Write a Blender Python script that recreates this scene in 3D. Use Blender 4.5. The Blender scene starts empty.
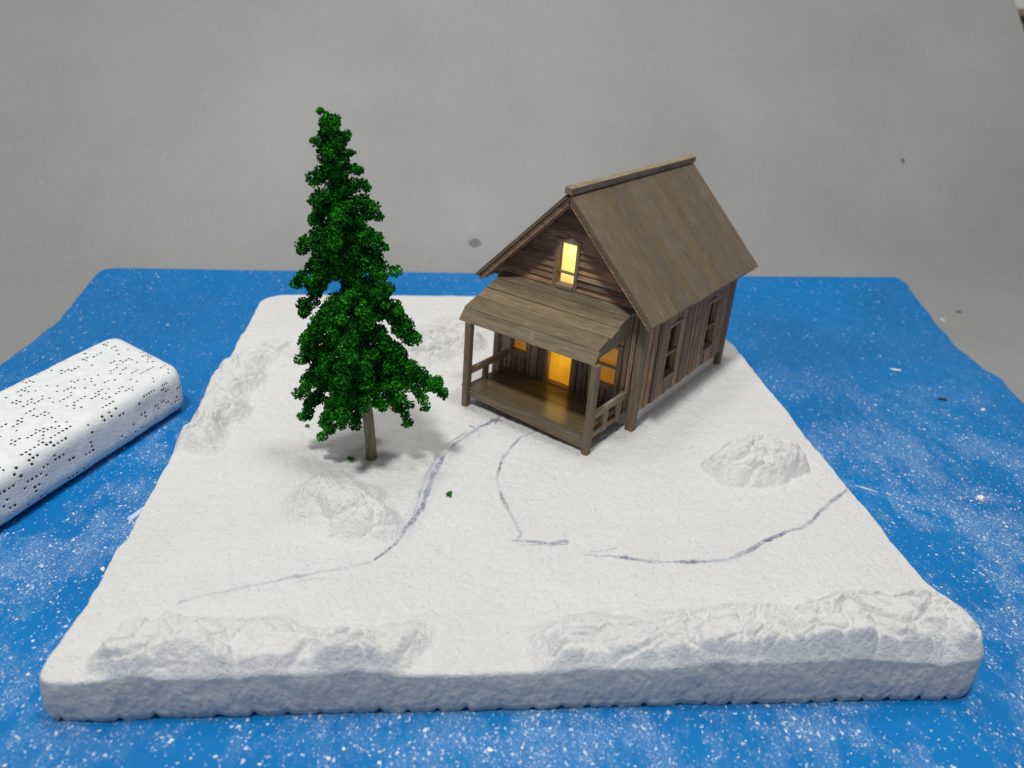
import bpy, math, random
import numpy as np
from mathutils import Vector, Matrix

random.seed(7)
RNG = np.random.RandomState(11)
S = bpy.context.scene
COL = S.collection
ZM = -1.69            # top of the blue sheet (board top is z = 0), 1 unit = 1 cm

# ------------------------------------------------------------------ helpers
def tag(o, label=None, cat=None, group=None, kind=None):
    if label: o['label'] = label
    if cat: o['category'] = cat
    if group: o['group'] = group
    if kind: o['kind'] = kind
    return o

def empty(name, loc=(0, 0, 0), rz=0.0, parent=None):
    o = bpy.data.objects.new(name, None)
    COL.objects.link(o)
    o.location = loc
    o.rotation_euler = (0, 0, rz)
    o.empty_display_size = .5
    if parent: o.parent = parent
    return o

def mesh_obj(name, V, F, mat, parent=None, smooth=False, attrs=None):
    me = bpy.data.meshes.new(name)
    V = np.asarray(V, dtype=np.float32)
    if isinstance(F, np.ndarray):
        n = F.shape[1]
        me.vertices.add(len(V)); me.vertices.foreach_set('co', V.ravel())
        me.loops.add(F.size); me.loops.foreach_set('vertex_index', F.ravel().astype(np.int32))
        me.polygons.add(len(F))
        me.polygons.foreach_set('loop_start', np.arange(0, F.size, n, dtype=np.int32))
        try: me.polygons.foreach_set('loop_total', np.full(len(F), n, dtype=np.int32))
        except Exception: pass
        me.update(calc_edges=True)
        me.validate()
    else:
        me.from_pydata([tuple(map(float, v)) for v in V], [], F)
        me.update()
    if attrs:
        for k, a in attrs.items():
            at = me.attributes.new(k, 'FLOAT', 'POINT')
            at.data.foreach_set('value', np.asarray(a, dtype=np.float32))
    me.polygons.foreach_set('use_smooth', [bool(smooth)] * len(me.polygons))
    for m in (mat if isinstance(mat, (list, tuple)) else [mat]):
        me.materials.append(m)
    o = bpy.data.objects.new(name, me)
    COL.objects.link(o)
    if parent: o.parent = parent
    return o

class MB:
    """collects wooden strips (slightly bevelled boxes) and prisms"""
    def __init__(s): s.V = []; s.F = []
    def add(s, V, F):
        n = len(s.V); s.V += [tuple(v) for v in V]; s.F += [tuple(i + n for i in f) for f in F]
    def box(s, a, b, j=0.0, M=None):
        x0, y0, z0 = a; x1, y1, z1 = b
        V = [(x0, y0, z0), (x1, y0, z0), (x1, y1, z0), (x0, y1, z0), (x0, y0, z1), (x1, y0, z1), (x1, y1, z1), (x0, y1, z1)]
        if j: V = [tuple(c + random.uniform(-j, j) for c in v) for v in V]
        if M is not None: V = [tuple(M @ Vector(v)) for v in V]
        s.add(V, [(3, 2, 1, 0), (4, 5, 6, 7), (0, 1, 5, 4), (1, 2, 6, 5), (2, 3, 7, 6), (3, 0, 4, 7)])
    def prism(s, poly, ext, j=0.0):
        """poly: list of 3D points of one end, ext: vector"""
        n = len(poly)
        V = [Vector(p) for p in poly] + [Vector(p) + Vector(ext) for p in poly]
        if j: V = [v + Vector([random.uniform(-j, j) for _ in range(3)]) for v in V]
        F = [tuple(range(n))[::-1], tuple(range(n, 2 * n))]
        F += [(i, (i + 1) % n, (i + 1) % n + n, i + n) for i in range(n)]
        s.add(V, F)
    def build(s, name, mat, parent=None, bevel=.025):
        o = mesh_obj(name, s.V, s.F, mat, parent)
        bm_fix(o)
        if bevel:
            m = o.modifiers.new('bevel', 'BEVEL'); m.width = bevel; m.segments = 1
            m.limit_method = 'ANGLE'; m.angle_limit = .6
        return o

import bmesh
def bm_fix(o):
    b = bmesh.new(); b.from_mesh(o.data)
    bmesh.ops.recalc_face_normals(b, faces=b.faces)
    b.to_mesh(o.data); b.free()

# value noise (numpy)
def vnoise(x, y, seed):
    r = np.random.RandomState(seed).rand(256, 256).astype(np.float32)
    xi = np.floor(x).astype(int); yi = np.floor(y).astype(int)
    fx = x - xi; fy = y - yi
    fx = fx * fx * fx * (fx * (fx * 6 - 15) + 10); fy = fy * fy * fy * (fy * (fy * 6 - 15) + 10)
    a = r[yi & 255, xi & 255]; b = r[yi & 255, (xi + 1) & 255]
    c = r[(yi + 1) & 255, xi & 255]; d = r[(yi + 1) & 255, (xi + 1) & 255]
    return ((a * (1 - fx) + b * fx) * (1 - fy) + (c * (1 - fx) + d * fx) * fy) * 2 - 1
def fbm(x, y, seed, octs=4, gain=.5):
    s = 0; a = 1; t = 0
    for i in range(octs):
        ca, sa_ = math.cos(i * 1.1), math.sin(i * 1.1)
        s = s + a * vnoise((x * ca - y * sa_) * 2 ** i + 17.3 * i, (x * sa_ + y * ca) * 2 ** i - 9.1 * i, seed + i); t += a; a *= gain
    return s / t
def ridged(x, y, seed, octs=4, gain=.5):
    s = 0; a = 1; t = 0
    for i in range(octs):
        ca, sa_ = math.cos(i * .9 + .4), math.sin(i * .9 + .4)
        n = 1 - np.abs(vnoise((x * ca - y * sa_) * 2 ** i + 7.7 * i, (x * sa_ + y * ca) * 2 ** i + 3.3 * i, seed + i))
        s = s + a * n * n; t += a; a *= gain
    return s / t
def sstep(a, b, x):
    t = np.clip((x - a) / (b - a), 0, 1); return t * t * (3 - 2 * t)

# ------------------------------------------------------------------ materials
class NT:
    def __init__(s, name):
        s.m = bpy.data.materials.new(name); s.m.use_nodes = True
        s.t = s.m.node_tree; s.b = s.t.nodes['Principled BSDF']; s.tc = None
    def n(s, typ, **kw):
        nd = s.t.nodes.new(typ)
        for k, v in kw.items():
            if k.startswith('_'): setattr(nd, k[1:], v)
            else: nd.inputs[k.replace('__', ' ')].default_value = v
        return nd
    def l(s, a, b): s.t.links.new(a, b)
    def coord(s, scale=(1, 1, 1), rot=(0, 0, 0)):
        if s.tc is None: s.tc = s.n('ShaderNodeTexCoord')
        mp = s.n('ShaderNodeMapping', Scale=scale, Rotation=rot)
        s.l(s.tc.outputs['Object'], mp.inputs['Vector']); return mp.outputs[0]
    def noise(s, vec, scale=1, detail=4, rough=.5, dist=0):
        nd = s.n('ShaderNodeTexNoise', Scale=scale, Detail=detail, Roughness=rough, Distortion=dist)
        s.l(vec, nd.inputs['Vector']); return nd.outputs['Fac']
    def vor(s, vec, scale=1, feature='F1', rnd=1.0):
        nd = s.n('ShaderNodeTexVoronoi', Scale=scale, Randomness=rnd, _feature=feature)
        s.l(vec, nd.inputs['Vector']); return nd
    def ramp(s, fac, stops, interp='LINEAR'):
        nd = s.n('ShaderNodeValToRGB'); cr = nd.color_ramp; cr.interpolation = interp
        while len(cr.elements) < len(stops): cr.elements.new(.5)
        for e, (p, c) in zip(cr.elements, stops):
            e.position = p; e.color = (c, c, c, 1) if isinstance(c, (int, float)) else (*c, 1)
        s.l(fac, nd.inputs[0]); return nd.outputs[0]
    def mix(s, fac, a, b, mode='MIX'):
        nd = s.n('ShaderNodeMix', _data_type='RGBA', _blend_type=mode)
        for v, i in ((fac, 0), (a, 6), (b, 7)):
            if hasattr(v, 'links'): s.l(v, nd.inputs[i])
            elif i == 0: nd.inputs[0].default_value = v
            else: nd.inputs[i].default_value = (*v, 1) if not isinstance(v, (int, float)) else (v, v, v, 1)
        return nd.outputs[2]
    def math(s, op, a, b=0.0, clamp=False):
        nd = s.n('ShaderNodeMath', _operation=op, _use_clamp=clamp)
        for v, i in ((a, 0), (b, 1)):
            if hasattr(v, 'links'): s.l(v, nd.inputs[i])
            else: nd.inputs[i].default_value = v
        return nd.outputs[0]
    def bump(s, h, strength=.3, dist=.05, prev=None):
        nd = s.n('ShaderNodeBump', Strength=strength, Distance=dist)
        s.l(h, nd.inputs['Height'])
        if prev is not None: s.l(prev, nd.inputs['Normal'])
        s.l(nd.outputs[0], s.b.inputs['Normal']); return nd.outputs[0]
    def col(s, c):
        if hasattr(c, 'links'): s.l(c, s.b.inputs['Base Color'])
        else: s.b.inputs['Base Color'].default_value = (*c, 1)
    def set(s, **kw):
        for k, v in kw.items(): s.b.inputs[k.replace('__', ' ')].default_value = v

def wood(name, dark, light, axis, rough=.65, pale=.25, island=.5, fine=1.0, bumpd=.03):
    """weathered stained balsa: grain runs along axis (0, 1, 2)"""
    t = NT(name)
    sc = [9 * fine] * 3; sc[axis] = .55
    sc2 = [28 * fine] * 3; sc2[axis] = 1.6
    v = t.coord(tuple(sc)); v2 = t.coord(tuple(sc2)); v3 = t.coord((1.3, 1.3, 1.3))
    g = t.noise(v, 1, 5, .6, .6); f = t.noise(v2, 1, 3, .6, .2); p = t.noise(v3, 1, 3, .5)
    gm = t.math('ADD', t.math('MULTIPLY', g, .6), t.math('MULTIPLY', f, .4))
    base = t.ramp(gm, [(.33, dark), (.62, light)])
    pl = t.math('MULTIPLY', t.ramp(f, [(.48, 0.), (.72, 1.)]), t.ramp(p, [(.46, 0.), (.66, 1.)]))
    pc = tuple(min(1, c * 1.5 + .07) for c in light)
    base = t.mix(t.math('MULTIPLY', pl, pale), base, pc)
    if island:
        geo = t.n('ShaderNodeNewGeometry')
        k = t.ramp(geo.outputs['Random Per Island'], [(0, 1 - island), (1, 1 + island * .9)])
        base = t.mix(1.0, base, k, 'MULTIPLY')
        hs = t.n('ShaderNodeHueSaturation')
        t.l(t.math('ADD', t.math('MULTIPLY', t.math('FRACT', t.math('MULTIPLY', geo.outputs['Random Per Island'], 7.31)), .25), .88), hs.inputs['Saturation'])
        t.l(base, hs.inputs['Color']); base = hs.outputs[0]
    t.col(base)
    t.set(Roughness=rough)
    t.b.inputs['Specular IOR Level'].default_value = .3
    t.bump(gm, .6, bumpd)
    return t.m

DK, LT = (.080, .051, .034), (.37, .245, .163)
M_wz = wood('wood_upright_boards', DK, LT, 2, island=.45, pale=.5)
M_wx = wood('wood_lap_boards', (.085, .05, .03), (.38, .235, .145), 0, island=.45, pale=.5)
M_trz = wood('wood_trim_upright', (.105, .078, .052), (.30, .225, .155), 2, island=.25, pale=.5)
M_trx = wood('wood_trim_level', (.105, .078, .052), (.30, .225, .155), 0, island=.25, pale=.5)
M_try = wood('wood_trim_deep', (.105, .078, .052), (.30, .225, .155), 1, island=.25, pale=.5)
M_roof = wood('wood_roof_boards', (.112, .083, .053), (.160, .119, .077), 0, rough=.46, pale=.6, island=.13, fine=.6, bumpd=.012)
M_proof = wood('wood_porch_roof', (.088, .068, .044), (.195, .150, .098), 0, rough=.6, pale=.5, island=.2, fine=.9, bumpd=.03)
M_deck = wood('wood_deck', (.085, .063, .036), (.15, .113, .066), 0, rough=.22, pale=.1, island=.15, fine=.8, bumpd=.01)
M_post = wood('wood_posts', (.085, .062, .042), (.205, .153, .103), 2, island=.15, pale=.4)

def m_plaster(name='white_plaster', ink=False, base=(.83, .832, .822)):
    t = NT(name)
    v = t.coord((1, 1, 1))
    n1 = t.noise(v, 5.5, 6, .62); n2 = t.noise(v, 24, 3, .6); n3 = t.noise(v, .35, 3, .5)
    vo = t.vor(v, 2.6)
    c = t.ramp(n3, [(.3, tuple(x * .965 for x in base)), (.7, base)])
    # small grey pits and grains
    sp = t.math('MULTIPLY', t.math('LESS_THAN', vo.outputs['Distance'], .085), t.math('GREATER_THAN', t.noise(v, 3.1, 1), .52))
    c = t.mix(t.math('MULTIPLY', sp, .55), c, (.40, .38, .34))
    vo3 = t.vor(t.coord((1, 2.2, 1), (0, 0, .2)), 1.5); sp3 = t.math('MULTIPLY', t.math('LESS_THAN', vo3.outputs['Distance'], .095), t.math('GREATER_THAN', t.noise(v, 1.3, 2), .5))
    c = t.mix(t.math('MULTIPLY', sp3, .45), c, (.36, .34, .30))
    if ink:
        a = t.n('ShaderNodeAttribute', _attribute_name='ink')
        brk = t.ramp(t.noise(v, 7, 4, .7), [(.36, .2), (.55, 1.)])
        k = t.math('MULTIPLY', a.outputs['Fac'], brk, True)
        c = t.mix(k, c, (.20, .22, .31))
        a2 = t.n('ShaderNodeAttribute', _attribute_name='smear')
        c = t.mix(t.math('MULTIPLY', a2.outputs['Fac'], t.ramp(t.noise(v, 3, 4, .6), [(.35, .2), (.65, .8)])), c, (.50, .56, .68))
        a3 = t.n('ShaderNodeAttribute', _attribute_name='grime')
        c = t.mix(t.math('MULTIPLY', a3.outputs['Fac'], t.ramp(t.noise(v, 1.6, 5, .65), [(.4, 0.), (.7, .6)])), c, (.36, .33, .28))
    t.col(c); t.set(Roughness=.62)
    t.b.inputs['Specular IOR Level'].default_value = .35
    h = t.math('ADD', t.math('MULTIPLY', n1, .8), t.math('MULTIPLY', n2, .5))
    t.bump(h, 1.0, .13)
    return t.m
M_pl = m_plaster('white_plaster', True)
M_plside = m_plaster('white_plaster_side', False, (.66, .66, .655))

# ------------------------------------------------------------------ backdrop
Y0, RC, ANG = 34.2, 14.0, math.radians(43)
def sweep(y):
    """height above the flat of the curving sheet at depth y"""
    y = np.asarray(y, float); d = np.clip(y - Y0, 0, None)
    dm = RC * math.sin(ANG)
    arc = RC - np.sqrt(np.clip(RC ** 2 - np.minimum(d, dm) ** 2, 0, None))
    return arc + np.clip(d - dm, 0, None) * math.tan(ANG)

def sheet(name, xs, ys, zoff, mat, xr=None, thick=.06, parent=None):
    nx, ny = len(xs), len(ys)
    V = []
    for y in ys:
        for x in xs: V.append((x, y, float(sweep(y)) + zoff))
    V = np.array(V); F = []
    for j in range(ny - 1):
        for i in range(nx - 1):
            a = j * nx + i; F.append((a, a + 1, a + nx + 1, a + nx))
    o = mesh_obj(name, V, F, mat, parent, True)
    sm = o.modifiers.new('thick', 'SOLIDIFY'); sm.thickness = thick; sm.offset = -1
    return o

t = NT('grey_board')
v = t.coord(); 
n1 = t.noise(v, .055, 5, .6); n2 = t.noise(t.coord((1, .4, .4)), 1.6, 4, .6); n3 = t.noise(v, 9, 3, .6)
c = t.ramp(n1, [(.30, (.240, .242, .236)), (.70, (.300, .306, .305))])
c = t.mix(t.math('MULTIPLY', t.ramp(n2, [(.55, 0.), (.8, .35)]), 1.0), c, (.33, .33, .33))
c = t.mix(t.math('MULTIPLY', t.ramp(n3, [(.45, 0.), (.75, .5)]), 1.0), c, (.19, .185, .18))
vo = t.vor(v, .8); sp = t.math('MULTIPLY', t.math('LESS_THAN', vo.outputs['Distance'], .07), t.math('GREATER_THAN', t.noise(v, .3, 1), .5))
c = t.mix(t.math('MULTIPLY', sp, .5), c, (.42, .42, .41))
vo2 = t.vor(t.coord((1, 1, 1), (0, 0, .7)), .21); sp2 = t.math('LESS_THAN', vo2.outputs['Distance'], .06)
t.col(c); t.set(Roughness=.5); t.b.inputs['Specular IOR Level'].default_value = .4
t.bump(n3, .25, .04)
M_grey = t.m
ys = list(np.concatenate([np.linspace(-40, Y0, 12), np.linspace(Y0 + .5, 46, 24), np.linspace(47, 78, 6)]))
bd = sheet('backdrop', list(np.linspace(-75, 52.25, 40)) + [52.38, 52.4], ys, ZM - .08, M_grey)
tag(bd, kind='structure')

# things far behind the upper right edge of the sheet
t = NT('far_wall_paint'); t.col((.85, .85, .83)); t.set(Roughness=.8)
w = MB(); w.box((40, 120, -60), (160, 122, 80)); wo = w.build('wall', t.m, None, 0); tag(wo, kind='structure')
cb = empty('wooden_crate', (71.2, 88, 0)); tag(cb, 'brown wooden crate far behind the right edge of the grey backdrop', 'crate')
M_cr = wood('crate_wood', (.16, .08, .04), (.30, .16, .08), 2, fine=.2)
q = MB(); q.box((0, 0, -50), (14, 10, 20.2)); q.build('body', M_cr, cb, .2)
q = MB(); q.box((-.8, -.8, 20.8), (14.8, 10.8, 21.7)); q.build('lid', M_trx, cb, .1)
q = MB(); q.box((.4, .4, 20.2), (13.6, 9.6, 20.8)); q.build('gap_strip', M_trx, cb, .1)

# stain on the sheet: a thin dried spot
def stain(name, cx, cy, rx, ry, col, label):
    tt = NT('dried_spot'); tt.col(col); tt.set(Roughness=.6)
    V = [(cx, cy, 0)]; n = 28
    for i in range(n):
        a = 2 * math.pi * i / n; k = 1 + random.uniform(-.12, .12)
        V.append((cx + rx * k * math.cos(a), cy + ry * k * math.sin(a), 0))
    V = [(x, y, float(sweep(y)) + ZM - .06 + (.012 if i == 0 else .003)) for i, (x, y, _) in enumerate(V)]
    o = mesh_obj(name, V, [(0, i + 1, (i + 1) % n + 1) for i in range(n)], tt.m, None, True)
    tag(o, label, 'stain')
def on_sheet(px, py, lift=0.0):
    """point of the sheet seen at that place of the photograph (used to measure where things lie)"""
    d = FW + RR * (px - 512) / FPX + UU * (384 - py) / FPX
    lo, hi = 5, 200
    for _ in range(60):
        m = (lo + hi) / 2; P = CAM + d * m
        if P[2] > sweep(P[1]) + ZM + lift: lo = m
        else: hi = m
    return CAM + d * lo

# ------------------------------------------------------------------ camera
FPX = 800.99
CAM = np.array([-3.99031, -18.45255, 19.03698])
RR = np.array([0.99437011, -0.08001737, 0.06946448])
UU = np.array([-0.02693571, 0.44314461, 0.89604538])
FW = np.array([0.102482, 0.89287182, -0.43849442])
cd = bpy.data.cameras.new('camera'); cam = bpy.data.objects.new('camera', cd); COL.objects.link(cam)
cd.sensor_width = 36; cd.lens = FPX * 36 / 1024; cd.clip_start = .5; cd.clip_end = 1000
Mx = Matrix.Identity(4)
for i in range(3):
    Mx[i][0] = RR[i]; Mx[i][1] = UU[i]; Mx[i][2] = -FW[i]; Mx[i][3] = CAM[i]
cam.matrix_world = Mx
S.camera = cam
cd.dof.use_dof = True; cd.dof.focus_distance = 34.0; cd.dof.aperture_fstop = (cd.lens / 1000) / .24

def ground(px, py, z=0.0):
    d = FW + RR * (px - 512) / FPX + UU * (384 - py) / FPX
    return CAM + d * ((z - CAM[2]) / d[2])

sp_ = on_sheet(475, 242); stain('dark_stain', sp_[0], sp_[1], .50, .33, (.12, .12, .115), 'small dark round spot on the grey backdrop just left of the cabin roof')
sp_ = on_sheet(903, 160); stain('dark_stain', sp_[0], sp_[1], .16, .2, (.10, .09, .08), 'tiny dark speck high on the grey backdrop at the far right')
sp_ = on_sheet(943, 319); stain('pale_stain', sp_[0], sp_[1], .14, .28, (.55, .57, .58), 'small pale smudge on the grey backdrop beside the blue sheet corner')
sp_ = on_sheet(959, 311); stain('dark_stain', sp_[0], sp_[1], .28, .14, (.09, .085, .08), 'dark smudge on the grey backdrop right of the blue sheet corner')

# ------------------------------------------------------------------ blue sheet
outl = [(on_sheet(*p)) for p in [(0, 365), (28, 345), (60, 320), (72, 304), (86, 286), (100, 271), (106, 269), (118, 268)]]
outr = [(on_sheet(*p)) for p in [(1024, 405), (1000, 378), (985, 370), (975, 361), (958, 349), (945, 333), (930, 315), (916, 297), (907, 284), (902, 279), (893, 277)]]
lx = sorted([(p[1], p[0]) for p in outl]); rx = sorted([(p[1], p[0]) for p in outr])
topl = on_sheet(118, 268); topr = on_sheet(893, 277)
def edge_l(y): return float(np.interp(y, [-40, 5, 15] + [a for a, _ in lx], [-27, -27.6, -28.1] + [b for _, b in lx]))
def edge_r(y): return float(np.interp(y, [-40, 5, 15] + [a for a, _ in rx], [32, 32.6, 33.0] + [b for _, b in rx]))
t = NT('blue_plastic')
v = t.coord()
n1 = t.noise(v, .12, 4, .6); n2 = t.noise(v, .9, 5, .7)
c = t.ramp(n1, [(.3, (.003, .138, .40)), (.7, (.004, .178, .48))])
dust = t.math('ADD', t.math('MULTIPLY', t.noise(t.coord((1, .55, 1), (0, 0, .35)), 1.0, 5, .7), .5), t.math('MULTIPLY', t.noise(v, .17, 3, .5, .6), .5))
haze_ = t.ramp(dust, [(.47, 0.), (.63, .65)])
sx_ = t.n('ShaderNodeSeparateXYZ'); t.l(v, sx_.inputs[0])
nearf = t.ramp(t.math('MULTIPLY', sx_.outputs[1], 1 / 44.0), [(.30, 1.), (.66, .08)])
fine = t.noise(v, 20, 4, .8)
haze2 = t.math('MULTIPLY', t.math('MULTIPLY', haze_, nearf), t.ramp(fine, [(.47, .0), (.60, 1.)]))
c = t.mix(haze2, c, (.50, .60, .72))
# dust grains of three sizes, denser in the dusty patches
dens = t.math('MULTIPLY', t.ramp(dust, [(.45, .0), (.56, 1.)]), nearf)
nv = t.n('ShaderNodeTexNoise', Scale=5.0, Detail=3.0); t.l(v, nv.inputs['Vector'])
def warped(vec, amt):
    a_ = t.n('ShaderNodeVectorMath', _operation='SCALE'); t.l(nv.outputs['Color'], a_.inputs[0]); a_.inputs['Scale'].default_value = amt
    b_ = t.n('ShaderNodeVectorMath', _operation='ADD'); t.l(vec, b_.inputs[0]); t.l(a_.outputs[0], b_.inputs[1]); return b_.outputs[0]
for k, (sc, th, pr, amt) in enumerate([(12., .42, .42, .5), (6.4, .34, .50, .75), (3.1, .22, .62, .9)]):
    vo = t.vor(warped(t.coord((1, .75, 1), (0, 0, .5 * k + .2)), .35), sc)
    sepc = t.n('ShaderNodeSeparateColor'); t.l(vo.outputs['Color'], sepc.inputs[0])
    pick = t.math('GREATER_THAN', t.math('ADD', sepc.outputs[0], t.math('MULTIPLY', dens, .66)), pr + .45)
    size = t.math('MULTIPLY', sepc.outputs[1], th)
    g = t.math('MULTIPLY', pick, t.math('LESS_THAN', vo.outputs['Distance'], size))
    c = t.mix(t.math('MULTIPLY', g, amt), c, (.70, .76, .82))
t.col(c); t.set(Roughness=.5); t.b.inputs['Specular IOR Level'].default_value = .18
t.bump(t.math('ADD', t.noise(v, .5, 3, .5), t.math('MULTIPLY', fine, .05)), .3, .12)
M_blue = t.m
ysm = np.concatenate([np.linspace(-40, 15, 30), np.linspace(15.5, 46, 90)])
yb = lambda s_: topl[1] * (1 - s_) + topr[1] * s_
NXM = 60; V = []; yend = max(topl[1], topr[1])
ysm = [y for y in ysm if y < min(topl[1], topr[1]) - .3]
rows = [('y', y) for y in ysm] + [('t', k) for k in (.25, .5, .75, .97, .985, 1.0)]
for kind, y in rows:
    for i in range(NXM):
        s_ = [0, .0006, .0012][i] if i < 3 else ([.9988, .9994, 1][i - NXM + 3] if i >= NXM - 3 else (i - 2) / (NXM - 5))
        yy = y if kind == 'y' else ysm[-1] + (yb(s_) - ysm[-1]) * y
        xl = edge_l(yy) + .04 * math.sin(yy * 2.1); xr = edge_r(yy) + .05 * math.sin(yy * 1.7)
        x = xl + (xr - xl) * s_
        V.append((x, yy, float(sweep(yy)) + ZM + .012 * math.sin(x * .35 + 1) * math.sin(yy * .3) * (1 if yy > 36 else 0)))
F = [(j * NXM + i, j * NXM + i + 1, (j + 1) * NXM + i + 1, (j + 1) * NXM + i) for j in range(len(rows) - 1) for i in range(NXM - 1)]
mat_o = mesh_obj('blue_plastic_sheet', V, F, M_blue, None, True)
sm = mat_o.modifiers.new('thick', 'SOLIDIFY'); sm.thickness = .06; sm.offset = -1
tag(mat_o, 'large blue plastic sheet dusted with white plaster, lying under the white board', 'sheet')

# ------------------------------------------------------------------ plaster covered base board
BX, D0, D1 = 15.05, 0.0, 33.0
def xleft(y):
    w_ = .10 * vnoise(y * .55 + 3.1, y * 0 + .5, 41) + .05 * vnoise(y * 1.7, y * 0 + .5, 42)
    return -BX + w_ * 1.3 - .22 * np.exp(-((y - 20.2) / 1.1) ** 2) + .12 * np.exp(-((y - 17) / 1.5) ** 2)
def xright(y):
    w_ = .10 * vnoise(y * .6 + 9.1, y * 0 + .5, 43) + .05 * vnoise(y * 1.9, y * 0 + .5, 44)
    return BX + w_ + .45 * np.exp(-((y - 2.9) / .7) ** 2)
def yfront(x): return -.10 + .012 * x + .05 * vnoise(x * .5 + 2, x * 0 + .5, 51)
def yback(x): return D1 + .085 * (x + 13.6) + .06 * vnoise(x * .6, x * 0 + .5, 52)

# mounds: polylines with radius and height: (points, radius, height, seed, roughness, front steepness)
MOUNDS = [
 ('rock_mound', 'low cracked white plaster mound in front of the tree', [(-8.0, 8.9), (-6.8, 8.3)], 2.1, .85, 3, 1.0),
 ('rock_mound', 'jagged white plaster rock right of the cabin porch', [(10.6, 12.0), (12.2, 12.9)], 1.75, 1.0, 5, 1.6),
 ('rock_ridge', 'low rough plaster ridge along the left edge of the board', [(-14.3, 13.6), (-14.1, 17.5), (-13.9, 20.5), (-12.6, 22.8), (-10.8, 24.0)], 1.5, .72, 7, 1.3),
 ('rock_mound', 'soft crumpled greyish mound behind the tree and the cabin porch', [(-5.2, 24.0), (-2.6, 25.8)], 2.3, .8, 9, 1.1),
 ('rock_ridge', 'low plaster ridge along the front edge of the board at left', [(-12.4, .75), (-9.5, .95), (-6.5, .65), (-4.9, .9)], 1.55, .85, 11, 1.1),
 ('rock_ridge', 'tall craggy plaster ridge along the front edge at right', [(1.2, .75), (4.5, .9), (8.0, .9), (11.0, 1.2), (13.7, 1.5)], 1.9, 1.12, 13, 1.4),
]
def lumps(x, y, seed):
    """rounded lumps with sharp creases between them: (relief, random tone of the lump)"""
    r = np.random.RandomState(seed); jx_ = r.rand(64, 64); jy_ = r.rand(64, 64); tn = r.rand(64, 64)
    xi = np.floor(x).astype(int); yi = np.floor(y).astype(int)
    best = np.full(x.shape, 9.); ton = np.zeros(x.shape); sec = np.full(x.shape, 9.)
    for a in (-1, 0, 1):
        for b in (-1, 0, 1):
            cx_, cy_ = xi + a, yi + b
            d = (cx_ + jx_[cx_ & 63, cy_ & 63] - x) ** 2 + (cy_ + jy_[cx_ & 63, cy_ & 63] - y) ** 2
            m = d < best
            sec = np.where(m, best, np.minimum(sec, d)); ton = np.where(m, tn[cx_ & 63, cy_ & 63], ton); best = np.where(m, d, best)
    edge = np.clip((np.sqrt(sec) - np.sqrt(best)) / .28, 0, 1)
    edge = edge * (2 - edge)
    return (1 - np.clip(best, 0, 1)) * .45 + .55 * edge, .5 + (ton - .5) * edge
ANGM = [.5, .3, 1.25, .3, .06, .05]
def seg_dist(X, Y, pts):
    d = np.full(X.shape, 1e9); tt = np.zeros(X.shape)
    n = len(pts) - 1
    for i in range(n):
        ax, ay = pts[i]; bx, by = pts[i + 1]
        L = (bx - ax) ** 2 + (by - ay) ** 2
        t_ = np.clip(((X - ax) * (bx - ax) + (Y - ay) * (by - ay)) / L, 0, 1)
        dd = np.hypot(X - ax - t_ * (bx - ax), Y - ay - t_ * (by - ay))
        m = dd < d; d = np.where(m, dd, d); tt = np.where(m, (i + t_) / n, tt)
    return d, tt

def height(X, Y):
    H = .030 * fbm(X * .35, Y * .35, 60, 3) + .022 * fbm(X * 1.5, Y * 1.5, 64, 4, .6) + .050 * fbm(X * 3.6, Y * 3.6, 70, 4, .72) - .05 * np.clip(fbm(X * 4.6, Y * 4.6, 90, 3, .6) - .28, 0, 1) * 2 + .022 * np.clip(fbm(X * 3.1, Y * 3.1, 77, 3, .6) - .18, 0, 1)
    # trowel streaks
    H = H + .034 * fbm(X * .5 + .2 * Y, Y * 2.2, 75, 3)
    ids = np.full(X.shape, -1); best = np.full(X.shape, .22)
    wx = X + .7 * fbm(X * .55, Y * .55, 80, 3, .42); wy = Y + .7 * fbm(X * .55, Y * .55, 86, 3, .42)
    for k, (nm, lb, pts, R_, Hh, sd, rg) in enumerate(MOUNDS):
        d, tt = seg_dist(wx, wy, pts)
        e = 1 - sstep(.25, 1.0, d / R_)
        if k == 5: e = e * (.55 + .45 * sstep(.0, .7, tt)) 
        if k == 4: e = e * (.75 + .25 * np.sin(tt * 9 + 1))
        c_, n_ = (math.cos(ANGM[k]), math.sin(ANGM[k]))
        ua = wx * c_ + wy * n_; ub = -wx * n_ + wy * c_
        l1, b1 = lumps(ua * .52 + 3, ub * .85 + 5, 100 + sd)
        l2, b2 = lumps(ua * 1.25 + 9, ub * 1.9 + 2, 130 + sd)
        sm = fbm(wx * 1.6, wy * 1.6, 160 + sd, 5, .55)
        crag = .52 + .40 * l1 + .24 * (b1 - .5) + rg * (.13 * l2 + .09 * (b2 - .5) + .12 * sm)
        h = (e ** .62 if k == 1 else e) * Hh * crag * 1.1
        H = H + h
        m = e > best; ids = np.where(m, k, ids); best = np.where(m, e, best)
    # bump at the front right corner
    d = np.hypot(wx - 14.4, wy - 2.7); e = 1 - sstep(.2, 1.0, d / 1.3); H = H + .25 * e
    return H, ids

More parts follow.
